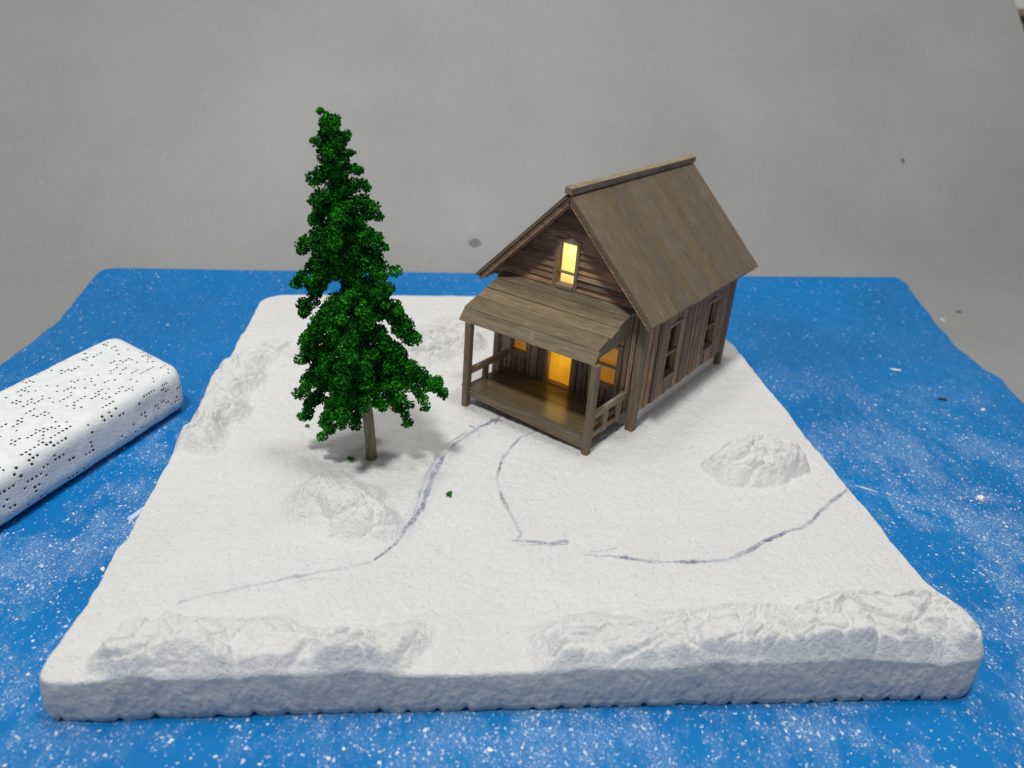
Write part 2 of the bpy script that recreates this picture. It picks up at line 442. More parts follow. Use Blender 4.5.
NX, NY = 760, 760
s_ = np.linspace(0, 1, NX); u_ = np.linspace(0, 1, NY) ** 1.12
SX, UY = np.meshgrid(s_, u_)
Xg = -BX + 2 * BX * SX
yf = yfront(Xg); ybk = yback(Xg)
Yg = yf + (ybk - yf) * UY
def rnd_in(dy, r):  # how far a rounded corner pulls the side in
    q_ = np.clip(r - dy, 0, r); return r - np.sqrt(np.clip(r * r - q_ * q_, 0, None))
xl = xleft(Yg) - .25 * np.exp(-((Yg - .4) / .9) ** 2) + rnd_in(Yg - yf, .42) + rnd_in(ybk - Yg, 1.7)
xr = xright(Yg) - rnd_in(Yg - yf, .9) - rnd_in(ybk - Yg, 1.2)
Xg = xl + (xr - xl) * SX
Zg, IDS = height(Xg, Yg)
# rounded upper edge
de = np.minimum(np.minimum(Xg - xl, xr - Xg), np.minimum(Yg - yf, ybk - Yg))
er = .13 + .05 * fbm(Xg * .9, Yg * .9, 200, 3)
Zg = Zg * (.40 + .60 * sstep(0, .35, de)) - (er - np.sqrt(np.clip(er ** 2 - np.clip(er - de, 0, er) ** 2, 0, None))) * .9
HMAP = (Xg, Yg, Zg)
def zat(x, y):
    """height of the plaster at x, y"""
    i = np.argmin((Xg - x) ** 2 + (Yg - y) ** 2); return float(Zg.ravel()[i])

# ink marks
def P2(l): return [tuple(ground(*p)[:2]) for p in l]
LINES = [
 (P2([(497, 419), (484, 425), (470, 434), (455, 444), (445, 455), (438, 466), (431, 480), (426, 494), (421, 506), (416, 516), (405, 530), (396, 543), (384, 553), (375, 559)]), .085, 1.0),
 (P2([(466, 432), (448, 444), (436, 458), (427, 474), (420, 492), (412, 522)]), .05, .55),
 (P2([(426, 494), (424, 505), (413, 521)]), .085, .8),
 (P2([(371, 562), (350, 567), (325, 571), (300, 576), (270, 582), (235, 589), (205, 595), (180, 602)]), .055, .42),
 (P2([(330, 578), (300, 580)]), .04, .25),
 (P2([(522, 436), (512, 446), (502, 460), (497, 474), (499, 488), (503, 500), (510, 513), (517, 526), (521, 534), (516, 541)]), .07, .85),
 (P2([(513, 541), (530, 542), (548, 543), (566, 541)]), .075, 1.0),
 (P2([(520, 545), (535, 545), (566, 544)]), .04, .7),
 (P2([(586, 555), (620, 557), (650, 561), (680, 562), (705, 562), (725, 560)]), .075, .95),
 (P2([(590, 552), (605, 551), (616, 549)]), .04, .5),
 (P2([(718, 562), (735, 557), (750, 550), (765, 541), (785, 533), (800, 528), (812, 521), (822, 510), (831, 502), (840, 495), (851, 486)]), .085, .95),
 (P2([(470, 426), (478, 431)]), .06, .9), (P2([(492, 419), (501, 421)]), .06, .9), (P2([(495, 424), (500, 416)]), .04, .9),
 (P2([(524, 437), (536, 431)]), .04, .7), (P2([(558, 436), (570, 441)]), .05, .9),
]
ink = np.zeros(Xg.shape)
jx = Xg + .05 * fbm(Xg * 2.2, Yg * 2.2, 210, 3); jy = Yg + .05 * fbm(Xg * 2.2, Yg * 2.2, 215, 3)
for pts, w_, a_ in LINES:
    px_ = np.array(pts); bx0, by0 = px_.min(0) - .6; bx1, by1 = px_.max(0) + .6
    m = (Xg > bx0) & (Xg < bx1) & (Yg > by0) & (Yg < by1)
    d, _ = seg_dist(jx[m], jy[m], pts)
    tone = np.clip(.75 + .9 * fbm(jx[m] * .75 + 5 * w_, jy[m] * .75, 224, 3, .6), .30, 1.15)
    ww = w_ * (.75 + .5 * tone) * (1 + .5 * vnoise(jx[m] * 1.3, jy[m] * 1.3, 220))
    ink[m] = np.maximum(ink[m], a_ * tone * (1 - sstep(.5, 1.35, d / ww)))
sme = P2([(476, 432), (458, 446), (443, 462), (433, 478), (426, 494), (415, 515), (400, 535)])
d, _ = seg_dist(jx, jy, sme); smear = .5 * (1 - sstep(.15, .6, d))
d, _ = seg_dist(jx, jy, P2([(705, 562), (725, 560), (745, 553)])); smear = np.maximum(smear, .3 * (1 - sstep(.1, .35, d)))
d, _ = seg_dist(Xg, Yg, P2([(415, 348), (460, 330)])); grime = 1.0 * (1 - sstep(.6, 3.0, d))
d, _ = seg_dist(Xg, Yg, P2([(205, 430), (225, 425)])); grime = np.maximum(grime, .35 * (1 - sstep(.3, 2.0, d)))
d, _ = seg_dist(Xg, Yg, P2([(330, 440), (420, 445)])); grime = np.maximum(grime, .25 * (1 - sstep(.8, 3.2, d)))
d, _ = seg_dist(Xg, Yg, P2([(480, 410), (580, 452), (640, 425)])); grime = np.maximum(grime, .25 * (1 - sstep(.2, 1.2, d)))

top = np.stack([Xg, Yg, Zg], -1).reshape(-1, 3)
# skirt
ring = [(0, i) for i in range(NX)] + [(j, NX - 1) for j in range(1, NY)] + [(NY - 1, i) for i in range(NX - 2, -1, -1)] + [(j, 0) for j in range(NY - 2, 0, -1)]
ring = np.array([a * NX + b for a, b in ring]); NR = len(ring)
Pr = top[ring]; T = np.roll(Pr, -3, 0) - np.roll(Pr, 3, 0); Nn = np.stack([T[:, 1], -T[:, 0]], 1); Nn /= np.linalg.norm(Nn, axis=1)[:, None] + 1e-9
for _ in range(3): Nn = (np.roll(Nn, 2, 0) + Nn + np.roll(Nn, -2, 0)); Nn /= np.linalg.norm(Nn, axis=1)[:, None]
arc = np.cumsum(np.linalg.norm(Pr - np.roll(Pr, 1, 0), axis=1))
K = 34; lev = []
fr = np.abs(((arc + .15 * vnoise(arc * .7, arc * 0, 233)) / .98) % 1.0 - .5) * 2   # 1 at cusps
notch = .20 * sstep(.55, 1.0, fr) ** 1.5 * (.5 + .5 * (vnoise(arc * .8, arc * 0 + 3, 230) + .6)).clip(0, 1) + .012
for k in range(1, K + 1):
    q_ = k / K
    zb = ZM + .006 + notch
    z = Pr[:, 2] * (1 - q_) + zb * q_
    off = .065 * fbm(arc * .9, z * .9 + 5, 240, 4, .6) + .030 * fbm(arc * 5.2, z * 2.2, 246, 3, .6) + .02 * ridged(arc * 2.0, z * .8, 249, 2) 
    off = off * math.sin(math.pi * min(q_ * 1.6, .5)) + .05 * math.sin(math.pi * q_) - .10 * max(0, q_ - .85) / .15 * .6
    lev.append(np.stack([Pr[:, 0] + Nn[:, 0] * off, Pr[:, 1] + Nn[:, 1] * off, z], 1))
AV = np.concatenate([top] + lev)
ii = np.arange(NX - 1); jj = np.arange(NY - 1)
JJ, II = np.meshgrid(jj, ii, indexing='ij'); A = (JJ * NX + II).ravel()
FT = np.stack([A, A + 1, A + NX + 1, A + NX], 1)
FS = []
prev = ring
for k in range(K):
    cur = NX * NY + k * NR + np.arange(NR)
    FS.append(np.stack([prev, cur, np.roll(cur, -1), np.roll(prev, -1)], 1)); prev = cur
FS = np.concatenate(FS)
FA = np.concatenate([FT, FS])
# vertex normals of the whole surface, so that the parts meet without a seam
fn = np.cross(AV[FA[:, 2]] - AV[FA[:, 0]], AV[FA[:, 3]] - AV[FA[:, 1]])
VN = np.zeros_like(AV)
for c_ in range(4): 
    for a_ in range(3): VN[:, a_] += np.bincount(FA[:, c_], fn[:, a_], len(AV))
VN /= np.linalg.norm(VN, axis=1)[:, None] + 1e-12
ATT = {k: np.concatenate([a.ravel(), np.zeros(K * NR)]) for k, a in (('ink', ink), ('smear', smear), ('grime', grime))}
board = empty('diorama_base', (0, 0, ZM))
tag(board, 'square white plaster coated foam board carrying the cabin and the tree', 'model base')
def part(name, F, mat, label=None):
    idx = np.unique(F); rm = np.zeros(len(AV), int); rm[idx] = np.arange(len(idx))
    o = mesh_obj(name, AV[idx] - np.array([0, 0, ZM]), rm[F], mat, board, True, {k: a[idx] for k, a in ATT.items()})
    o.data.normals_split_custom_set_from_vertices(VN[idx].tolist())
    if label: o['label'] = label
    return o
fid = IDS.ravel()[FT[:, 0]]
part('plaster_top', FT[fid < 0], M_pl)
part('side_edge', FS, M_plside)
for k, mnd in enumerate(MOUNDS): part(mnd[0], FT[fid == k], M_pl, mnd[1])

# ------------------------------------------------------------------ log cabin model
HX, HY, HA = 5.9781, 15.4965, -0.7072
cabin = empty('cabin', (HX, HY, 0), HA)
tag(cabin, 'small brown weathered wooden cabin with glowing yellow windows and a front porch', 'model house')
W, L, ZB, ZT, ZR = 8.5, 11.0, .86, 6.63, 10.9
SL = (ZR - ZT) / (W / 2); OV, OF = .72, 1.1
zroof = lambda x: ZR - SL * abs(x + W / 2)          # underside line of the roof

t = NT('plinth_foam'); vv = t.coord(); t.col((.60, .60, .60)); t.set(Roughness=.8); t.bump(t.noise(vv, 6, 4, .6), .4, .06)
q = MB(); q.box((-W + .22, .30, -.08), (-.22, L - .3, ZB + .05)); q.build('foundation', t.m, cabin, .05)

def cuts(a0, a1, wmin, wmax, ops):
    """board edges along the wall, with the opening edges among them"""
    e = [a0]
    keys = sorted([k for o in ops for k in (o[0], o[1])] + [a1])
    for k in keys:
        while k - e[-1] > wmax * 1.15:
            e.append(e[-1] + random.uniform(wmin, wmax))
        if k - e[-1] > .02: e.append(k)
    return e
def board_wall(mb, a0, a1, z0, ztop, ops, put, wmin=.24, wmax=.5):
    e = cuts(a0, a1, wmin, wmax, ops)
    for s0, s1 in zip(e[:-1], e[1:]):
        c_ = (s0 + s1) / 2; zt_ = ztop(c_)
        segs = [(z0, zt_)]
        for (o0, o1, b0, b1) in ops:
            if o0 - .01 < c_ < o1 + .01:
                n_ = []
                for (p0, p1) in segs:
                    if b0 > p0 + .05: n_.append((p0, min(b0, p1)))
                    if b1 < p1 - .05: n_.append((max(b1, p0), p1))
                segs = n_
        dpt = random.uniform(0, .085)
        for p0, p1 in segs:
            put(mb, s0 + .012, s1 - .012, p0 + random.uniform(0, .03) * (p0 == z0), p1, dpt)

WT = .22  # wall thickness
DOOR = (-5.1, -3.72, .98, 3.3); LWIN = (-7.46, -6.52, 2.10, 3.75); RWIN = (-2.35, -1.22, 1.95, 3.95)
GWIN = (-5.05, -4.05, 6.42, 8.42)
SW1 = (2.72, 4.02, 1.95, 4.62); SW2 = (7.68, 8.98, 1.95, 4.62)
# front wall
wf = MB()
def putf(mb, s0, s1, p0, p1, d): mb.box((s0 + .014, -.02 - d, p0), (s1 - .014, WT - .06, p1), .006)
board_wall(wf, -W, 0, .84, lambda c_: 6.0, [DOOR, LWIN, RWIN], putf)
front = wf.build('front_wall', M_wz, cabin, .02)
# gable lap boards
gb = MB(); z = 5.98
while z < ZR - .35:
    hgt = random.uniform(.27, .36); z1 = min(z + hgt, ZR - .2)
    def xs_at(zz): h_ = (ZR - zz) / SL; return -W / 2 - h_ + .03, -W / 2 + h_ - .03
    l0, r0 = xs_at(z); l1, r1 = xs_at(z1)
    spans = [(l0, r0, l1, r1)]
    if z1 > GWIN[2] and z < GWIN[3] - .05: spans = [(l0, GWIN[0], l1, GWIN[0]), (GWIN[1], r0, GWIN[1], r1)]
    for (a, b, c_, d_) in spans:
        k = random.uniform(0, .04)
        y0, y1 = -.15 - k, -.02 - k
        V = [(a, y0, z - .02), (b, y0, z - .02), (b, .14, z - .02), (a, .14, z - .02), (c_, y1, z1), (d_, y1, z1), (d_, .14, z1), (c_, .14, z1)]
        gb.add(V, [(3, 2, 1, 0), (4, 5, 6, 7), (0, 1, 5, 4), (1, 2, 6, 5), (2, 3, 7, 6), (3, 0, 4, 7)])
    z = z1
gb.build('front_gable', M_wx, cabin, .015)
# right side wall
ws = MB()
def puts(mb, s0, s1, p0, p1, d): mb.box((-WT + .06, s0 + .014, p0), (.02 + d, s1 - .014, p1), .006)
board_wall(ws, WT, L, ZB, lambda c_: ZT - .05, [SW1, SW2], puts)
ws.build('side_wall', M_wz, cabin, .02)
wl = MB()
def putl(mb, s0, s1, p0, p1, d): mb.box((-W - .02 - d, s0, p0), (-W + WT - .06, s1, p1))
board_wall(wl, WT, L, ZB, lambda c_: ZT - .05, [], putl)
wl.build('side_wall', M_wz, cabin, .02)
wb = MB()
e = cuts(-W + .2, -.2, .3, .5, [])
for s0, s1 in zip(e[:-1], e[1:]):
    d = random.uniform(0, .05)
    wb.prism([(s0 + .01, L - .16, ZB), (s1 - .01, L - .16, ZB), (s1 - .01, L - .16, zroof(s1) - .03), (s0 + .01, L - .16, zroof(s0) - .03)], (0, .18 + d, 0))
wb.build('back_wall', M_wz, cabin, .02)
fl = MB(); fl.box((-W + .2, .2, ZB - .03), (-.2, L - .2, ZB + .05)); fl.build('floor', M_deck, cabin, 0)

# corner posts reaching the ground
def post(a, b, name='corner_post', m=M_post):
    q = MB(); q.box(a, b, .012); return q.build(name, m, cabin, .03)
post((-.30, -.14, -.02), (.14, .24, ZT - .35))
post((-W - .1, -.14, -.02), (-W + .28, .24, ZT - .35))
post((-.26, L - .22, -.02), (.12, L + .16, ZT - .35))
post((-W - .12, L - .22, -.02), (-W + .26, L + .16, ZT - .35))

# roof slabs: boards running down the slope
def roof_slab(side):
    q = MB(); y = -OF; ln = (W / 2 + OV) * math.sqrt(1 + SL * SL); ang = math.atan(SL)
    while y < L + OF - .02:
        wd = random.choice([.75, .95, 1.1, 1.3]) * random.uniform(.9, 1.1)
        y1 = min(y + wd, L + OF)
        if L + OF - y1 < .3: y1 = L + OF
        d = random.uniform(0, .008)
        e0 = random.uniform(-.02, .02)
        q.box((0.02, y + .0015, .0), (ln + e0, y1 - .0015, .16 + d))
        y = y1
    o = q.build('roof_slope', M_roof, roof, .006)
    o.location = (-W / 2, 0, ZR)
    o.rotation_euler = (0, ang, 0) if side > 0 else (0, ang, math.pi)
    if side < 0:
        o.location = (-W / 2, L, ZR)
    return o
roof = empty('roof', (0, 0, 0), 0, cabin)
roof_slab(1); roof_slab(-1)
# ridge cap: two strips leaning on each other
q = MB()
q.prism([(-W / 2 - .19, -OF - .10, ZR + .17), (-W / 2 + .21, -OF - .10, ZR + .13), (-W / 2 + .23, -OF - .10, ZR + .44), (-W / 2 - .17, -OF - .10, ZR + .48)], (0, L + 2 * OF + .2, 0), .01)
q.build('ridge_cap', M_try, roof, .02)
# rake boards under the slope ends
for yy0, yy1 in ((-OF + .12, -OF + .30), (-OF + .55, -OF + .7), (L + OF - .3, L + OF - .12)):
    for sgn in (1, -1):
        q = MB(); h_ = W / 2 + OV - .15
        P0 = (-W / 2 + sgn * .04, yy0, ZR - .06); P1 = (-W / 2 + sgn * h_, yy0, ZR - SL * h_ - .02)
        q.prism([P0, P1, (P1[0], yy0, P1[2] - .34), (P0[0], yy0, P0[2] - .34)], (0, yy1 - yy0, 0), .006)
        q.build('rake_board', M_wx, roof, .015)
for sgn in (1, -1):   # eave boards
    q = MB(); xx = -W / 2 + sgn * (W / 2 + OV - .12)
    q.box((xx - .06, -OF + .1, ZT - OV * SL - .12), (xx + .06, L + OF - .1, ZT - OV * SL + .10)); q.build('eave_board', M_try, roof, .015)

# lit panes, dark panes
def m_lit(name, c0, c1, st, hot=(0, 0, 0), rad=2.0):
    t = NT(name); v = t.coord((1, 1, 1))
    n = t.noise(v, 1.1, 4, .6); n2 = t.noise(t.coord((5, 5, .8)), 1, 3, .6)
    c = t.ramp(t.math('ADD', t.math('MULTIPLY', n, .7), t.math('MULTIPLY', n2, .3)), [(.35, c0), (.65, c1)])
    dn = t.n('ShaderNodeVectorMath', _operation='DISTANCE'); t.l(v, dn.inputs[0]); dn.inputs[1].default_value = hot
    c = t.mix(1.0, c, t.ramp(t.math('DIVIDE', dn.outputs['Value'], rad, True), [(.0, (1.5, 1.6, 1.9)), (.45, (1, 1, 1)), (1., (.62, .5, .4))]), 'MULTIPLY')
    t.l(c, t.b.inputs['Emission Color']); t.b.inputs['Emission Strength'].default_value = st
    t.col((.20, .12, .03)); t.set(Roughness=.25); return t.m
M_litg = m_lit('lit_gable_pane', (1.0, .66, .13), (1.0, .84, .30), 1.1, (-4.5, .25, 7.9), 2.2)
M_litd = m_lit('lit_door_film', (.50, .20, .006), (.72, .32, .012), .95, (-4.2, .2, 2.6), 2.2)
M_litw = m_lit('lit_window_pane', (.34, .14, .012), (.60, .27, .02), .62, (-4.4, .25, 3.6), 4.2)
t = NT('dark_glass'); t.col((.035, .022, .010)); t.set(Roughness=.15); M_glass = t.m
def window(op, plane, pane_mat, rails=(), fw=.2, deep=.3, proud=.12, jamb=None, slant=0.0):
    """framed window in an opening; plane 'f' front wall, 's' right side wall"""
    a0, a1, z0, z1 = op
    root = empty('window', (0, 0, 0), 0, cabin)
    def B(name, u0, u1, d0, d1, p0, p1, m, par=root, bev=.02, j=.01):
        q = MB()
        if plane == 'f': q.box((u0, d0, p0), (u1, d1, p1), j)       # d grows inwards
        else: q.box((-d1, u0, p0), (-d0, u1, p1), j)
        return q.build(name, m, par, bev)
    mz = M_trz; mx = M_trx if plane == 'f' else M_try
    B('frame', a0 - fw, a0, -proud, .1, z0 - .22, z1 + .08, mz)
    B('frame', a1, a1 + fw, -proud, .1, z0 - .22, z1 + .08, mz)
    B('frame', a0 - fw - .04, a1 + fw + .04, -proud - .03, .1, z1 + .08, z1 + .26, mx)
    B('sill', a0, a1, -proud - .06, .12, z0 - .2, z0, mx)
    B('pane', a0 - .05, a1 + .05, deep, deep + .05, z0 - .05, z1 + .05, pane_mat, root, 0, 0)
    # reveal boards
    B('reveal', a0 - .03, a0 + .03, .1, deep, z0, z1, mz); B('reveal', a1 - .03, a1 + .03, .1, deep, z0, z1, mz)
    B('reveal', a0, a1, .1, deep, z0 - .04, z0 + .02, mx)
    for r_ in rails:
        B('glazing_bar', a0, a1, -.04, .1, r_ - .065, r_ + .065, mx)
    return root
w1 = window(GWIN, 'f', M_litg, (7.0,), .2, .22, .2); w1['label'] = 'brightly glowing gable window over the porch roof'
window(LWIN, 'f', M_litw, (3.1,), .3, .22, .12)
window(RWIN, 'f', M_litw, (2.95,), .2, .22, .12)
window(SW1, 's', M_glass, (3.15,), .2, .25, .1)
window(SW2, 's', M_glass, (3.15,), .2, .25, .1)
# doorway
door = empty('door', (0, 0, 0), 0, cabin)
q = MB(); q.box((DOOR[0] - .22, -.14, DOOR[2] - .05), (DOOR[0], .1, DOOR[3] + .1), .008); q.build('frame', M_trz, door, .02)
q = MB(); q.box((DOOR[1], -.14, DOOR[2] - .05), (DOOR[1] + .22, .1, DOOR[3] + .1), .008); q.build('frame', M_trz, door, .02)
q = MB(); q.box((DOOR[0] - .25, -.16, DOOR[3] + .1), (DOOR[1] + .25, .1, DOOR[3] + .32), .008); q.build('frame', M_trx, door, .02)
q = MB(); q.box((DOOR[0], -.2, DOOR[2] - .06), (DOOR[1], .2, DOOR[2] + .07), .008); q.build('threshold', M_trx, door, .02)
q = MB(); q.box((DOOR[0] - .05, .2, DOOR[2] - .05), (DOOR[1] + .05, .24, DOOR[3] + .05)); q.build('lit_panel', M_litd, door, 0)

# porch
PD = 3.45; DZ = .99; PX0, PX1 = -7.75, -.50
porch = empty('porch', (0, 0, 0), 0, cabin)
q = MB(); yy = -PD
while yy < -.2:
    y1 = min(yy + random.uniform(.75, .95), -.16)
    q.box((PX0 - .1, yy + .003, DZ - .14), (PX1 + .05, y1 - .003, DZ + random.uniform(-.006, .006)))
    yy = y1
q.build('deck', M_deck, porch, .01)
q = MB(); q.prism([(PX0 + .05, -PD - .03, .52), (PX1 - .1, -PD - .03, .14), (PX1 - .1, -PD - .03, DZ - .15), (PX0 + .05, -PD - .03, DZ - .15)], (0, .12, 0), .006); q.build('deck_skirt', M_proof, porch, .02)
for xx in (PX0 + .0, PX1 - .12):
    q = MB(); q.box((xx, -PD + .12, DZ - .36), (xx + .12, -.2, DZ - .16), .006); q.build('deck_edge', M_try, porch, .015)
q = MB(); q.box((PX0 - .35, -PD + .05, DZ - .10), (PX0 - .12, -PD + .2, DZ + .02)); q.build('deck_peg', M_trx, porch, .02)
for xx in (-7.84, -.68):
    q = MB(); q.box((xx, -PD - .22, -.02), (xx + .34, -PD + .14, 4.55), .015); q.build('post', M_post, porch, .03)
# railings
for nm, xx in (('left', -7.74), ('right', -.62)):
    q = MB(); q.box((xx, -PD + .16, 1.68), (xx + .2, -.16, 2.02), .012); q.build('handrail', M_try, porch, .02)
    for yb_ in (-2.0, -.70):
        q = MB(); q.box((xx + .02, yb_ - .21, DZ - .12 if xx < -2 else .62), (xx + .17, yb_ + .21, 1.68), .01); q.build('baluster', M_trz, porch, .02)
# porch roof
pr = empty('porch_roof', (0, 0, 0), 0, porch)
q = MB(); x0, x1 = -8.24, -.60
ya, za, yb2, zb2 = -.12, 6.2, -3.22, 5.06
n = Vector((0, -(za - zb2), -(ya - yb2))).normalized(); n = Vector((0, -abs(za - zb2), abs(ya - yb2))).normalized()
fr_ = [0, .20, .455, .70, 1.0]
for i in range(4):
    A_ = Vector((0, ya + (yb2 - ya) * fr_[i], za + (zb2 - za) * fr_[i])); B_ = Vector((0, ya + (yb2 - ya) * fr_[i + 1], za + (zb2 - za) * fr_[i + 1]))
    dr = (B_ - A_).normalized(); A_ = A_ + dr * .012; B_ = B_ - dr * .012
    up = n * random.uniform(0, .03)
    e0, e1 = random.uniform(-.03, .03), random.uniform(-.03, .03)
    q.prism([(x0 + e0, *(A_ + up)[1:]), (x0 + e0, *(B_ + up)[1:]), (x0 + e0, *(B_ + up - n * .12)[1:]), (x0 + e0, *(A_ + up - n * .12)[1:])], (x1 - x0 + e1, 0, 0), .004)
q.build('roof_boards', M_proof, pr, .012)
q = MB(); q.prism([(x0 - .02, -3.215, 5.075), (x0 - .02, -3.62, 4.52), (x0 - .02, -3.52, 4.46), (x0 - .02, -3.12, 4.98)], (x1 - x0 + .06, 0, 0), .006); q.build('drip_board', M_proof, pr, .012)
q = MB(); q.box((-7.9, -PD + .02, 4.42), (-.7, -PD + .2, 4.74)); q.build('beam', M_trx, pr, .02)
for xx in (-8.10, -.84):
    q = MB(); q.prism([(xx, -3.2, 4.93), (xx, -.12, 6.05), (xx, -.12, 4.78), (xx, -3.38, 4.58)], (.12, 0, 0)); q.build('end_panel', M_proof, pr, .01)

# ------------------------------------------------------------------ model fir tree
tb = ground(371.5, 458)
TZ = zat(tb[0], tb[1])
tree = empty('fir_tree', (tb[0], tb[1], TZ - .03))
tag(tree, 'dark green model fir tree with clumpy foam foliage on a bare dowel trunk', 'model tree')
FWH = Vector((FW[0], FW[1], 0)).normalized()
tbv = Vector((tb[0], tb[1], 0))
def on_tree_plane(px, py):
    d = Vector(FW + RR * (px - 512) / FPX + UU * (384 - py) / FPX)
    k = (tbv - Vector(CAM)).dot(FWH) / d.dot(FWH)
    return Vector(CAM) + d * k - Vector((tb[0], tb[1], TZ - .03))
top_p = on_tree_plane(323, 109); 
def axis(z):
    s0 = max(0, min(1, z / top_p.z)); k = s0 ** 1.25; return Vector((top_p.x * k, top_p.y * k, z))
# trunk
V = []; F = []; n = 14; zs = [0, 1, 2, 3, 4, 6, 8, 10, 12, top_p.z - .4]
for j, z in enumerate(zs):
    r_ = .235 if z < 4 else .235 * (1 - (z - 4) / (top_p.z - 3.5))
    if z == 0: r_ = .25
    A_ = axis(z)
    for i in range(n):
        a = 2 * math.pi * i / n; k = 1 + .06 * math.sin(3 * a + z) ; V.append((A_.x + r_ * k * math.cos(a), A_.y + r_ * k * math.sin(a), z))
for j in range(len(zs) - 1):
    for i in range(n): F.append((j * n + i, j * n + (i + 1) % n, (j + 1) * n + (i + 1) % n, (j + 1) * n + i))
F.append(tuple(range(n))[::-1]); F.append(tuple(range((len(zs) - 1) * n, len(zs) * n)))
mesh_obj('trunk', V, F, wood('trunk_wood', (.12, .105, .075), (.24, .21, .155), 2, island=0, pale=.3, fine=.8), tree, True)

# branches: (start height frac handled by pixel, tip pixel, depth push, radius at root, at tip)
BR = []
def br(p0, p1, dep=0.0, r0=.5, r1=.3, droop=.0):
    a = on_tree_plane(*p0); b = on_tree_plane(*p1) + FWH * dep; BR.append((a, b, r0, r1, droop))
# silhouettes measured in the photograph
for p0, p1, dep, r0, r1 in [
 ((328, 150), (322, 114), 0, .36, .16), ((331, 140), (326, 113), .1, .34, .15), ((336, 150), (331, 118), -.1, .4, .2), ((334, 160), (334, 122), 0, .45, .22), ((336, 150), (340, 140), -.2, .42, .3), ((330, 160), (324, 145), .2, .42, .28), ((345, 160), (349, 150), 0, .3, .2), ((332, 150), (346, 136), .1, .32, .2), ((328, 152), (320, 144), -.2, .35, .22),
 ((335, 178), (312, 181), .1, .5, .34), ((336, 172), (360, 170), -.1, .5, .24), ((340, 190), (366, 186), .2, .5, .24),
 ((336, 195), (318, 196), -.3, .5, .35), ((338, 205), (309, 221), .2, .5, .33), ((342, 205), (373, 208), 0, .5, .34), ((345, 215), (378, 220), .3, .45, .22),
 ((340, 225), (310, 246), -.3, .5, .34), ((338, 238), (302, 252), .3, .45, .27), ((346, 232), (380, 248), -.2, .5, .32), ((346, 225), (386, 245), 0, .45, .2),
 ((336, 245), (299, 285), 0, .5, .28), ((330, 262), (311, 284), -.3, .4, .26), ((350, 252), (388, 272), .2, .5, .3), ((350, 262), (390, 287), -.2, .5, .26),
 ((340, 268), (301, 315), .1, .5, .30), ((352, 280), (400, 314), .1, .5, .30), ((350, 285), (396, 306), -.4, .45, .28),
 ((342, 300), (303, 358), -.1, .58, .34), ((338, 318), (310, 346), -.6, .5, .3), ((352, 300), (413, 341), .1, .5, .36), ((366, 310), (406, 332), .4, .45, .3),
 ((345, 330), (304, 393), 0, .55, .32), ((336, 352), (312, 384), -.6, .45, .3), ((358, 330), (409, 362), -.1, .58, .36), ((366, 350), (412, 378), .3, .55, .34),
 ((350, 362), (302, 419), .0, .55, .30), ((344, 380), (326, 426), -.5, .5, .30), ((342, 372), (336, 420), -.9, .5, .3), ((364, 352), (440, 392), .0, .55, .32), ((372, 366), (442, 394), .1, .5, .26), ((370, 372), (428, 401), -.3, .45, .28), ((376, 372), (408, 396), -.6, .45, .3),
 ((368, 376), (409, 419), -.3, .42, .30), ((372, 384), (388, 402), -.8, .42, .24), ((360, 380), (358, 411), -1.2, .45, .34), ((352, 378), (345, 412), -1.0, .5, .3)]:
    br(p0, p1, dep, r0, r1)
# fill branches round the crown, towards and away from the viewer
zlow = on_tree_plane(370, 395).z; H_ = top_p.z
RX = Vector((RR[0], RR[1], 0)).normalized()
for i in range(46):
    z = zlow + (H_ - zlow) * (random.random() ** 1.15) * .97
    k = 1 - (z - zlow) / (H_ - zlow)
    a = random.uniform(0, 2 * math.pi)
    ln = (.22 + 2.5 * k ** .9) * random.uniform(.6, 1.0)
    lx_ = math.cos(a) * ln * .42; ly_ = math.sin(a) * ln
    A_ = axis(z + ln * .35); B_ = axis(z) + RX * lx_ + FWH * ly_ + Vector((0, 0, -ln * .30))
    if B_.z < zlow - .25: B_.z = zlow - .25 + random.uniform(0, .3)
    BR.append((A_, B_, .18 + .30 * min(1, k * 3), .14 + .16 * min(1, k * 3), 0))
ico_v = []; g_ = (1 + 5 ** .5) / 2
for a, b in ((-1, g_), (1, g_), (-1, -g_), (1, -g_)): ico_v.append((a, b, 0))
for a, b in ((-1, g_), (1, g_), (-1, -g_), (1, -g_)): ico_v.append((0, a, b))
for a, b in ((g_, -1), (g_, 1), (-g_, -1), (-g_, 1)): ico_v.append((a, 0, b))
ico_v = np.array(ico_v) / math.hypot(1, g_)
ico_f = np.array([(0, 11, 5), (0, 5, 1), (0, 1, 7), (0, 7, 10), (0, 10, 11), (1, 5, 9), (5, 11, 4), (11, 10, 2), (10, 7, 6), (7, 1, 8), (3, 9, 4), (3, 4, 2), (3, 2, 6), (3, 6, 8), (3, 8, 9), (4, 9, 5), (2, 4, 11), (6, 2, 10), (8, 6, 7), (9, 8, 1)])
cen = []
for (a, b, r0, r1, dr) in BR:
    a = np.array(a); b = np.array(b); L_ = np.linalg.norm(b - a)
    ncl = max(3, int(L_ / .19))
    for c_ in range(ncl):
        s0 = c_ / max(1, ncl - 1)
        base = a + (b - a) * s0; base = base + np.array([0, 0, .12 * L_ * math.sin(math.pi * s0)])
        r_ = (r0 * .86 + (r1 - r0 * .86) * s0) * RNG.uniform(.75, 1.1)
        base = base + RNG.normal(0, .09, 3)
        m = int(1350 * r_ ** 2) + 30
        d = RNG.normal(0, 1, (m, 3)); d /= np.linalg.norm(d, axis=1)[:, None]
        cen.append(base + d * r_ * RNG.uniform(.0, 1.0, (m, 1)) ** .35 * np.array([1, 1, .9]))
cen = np.concatenate(cen); NC = len(cen)
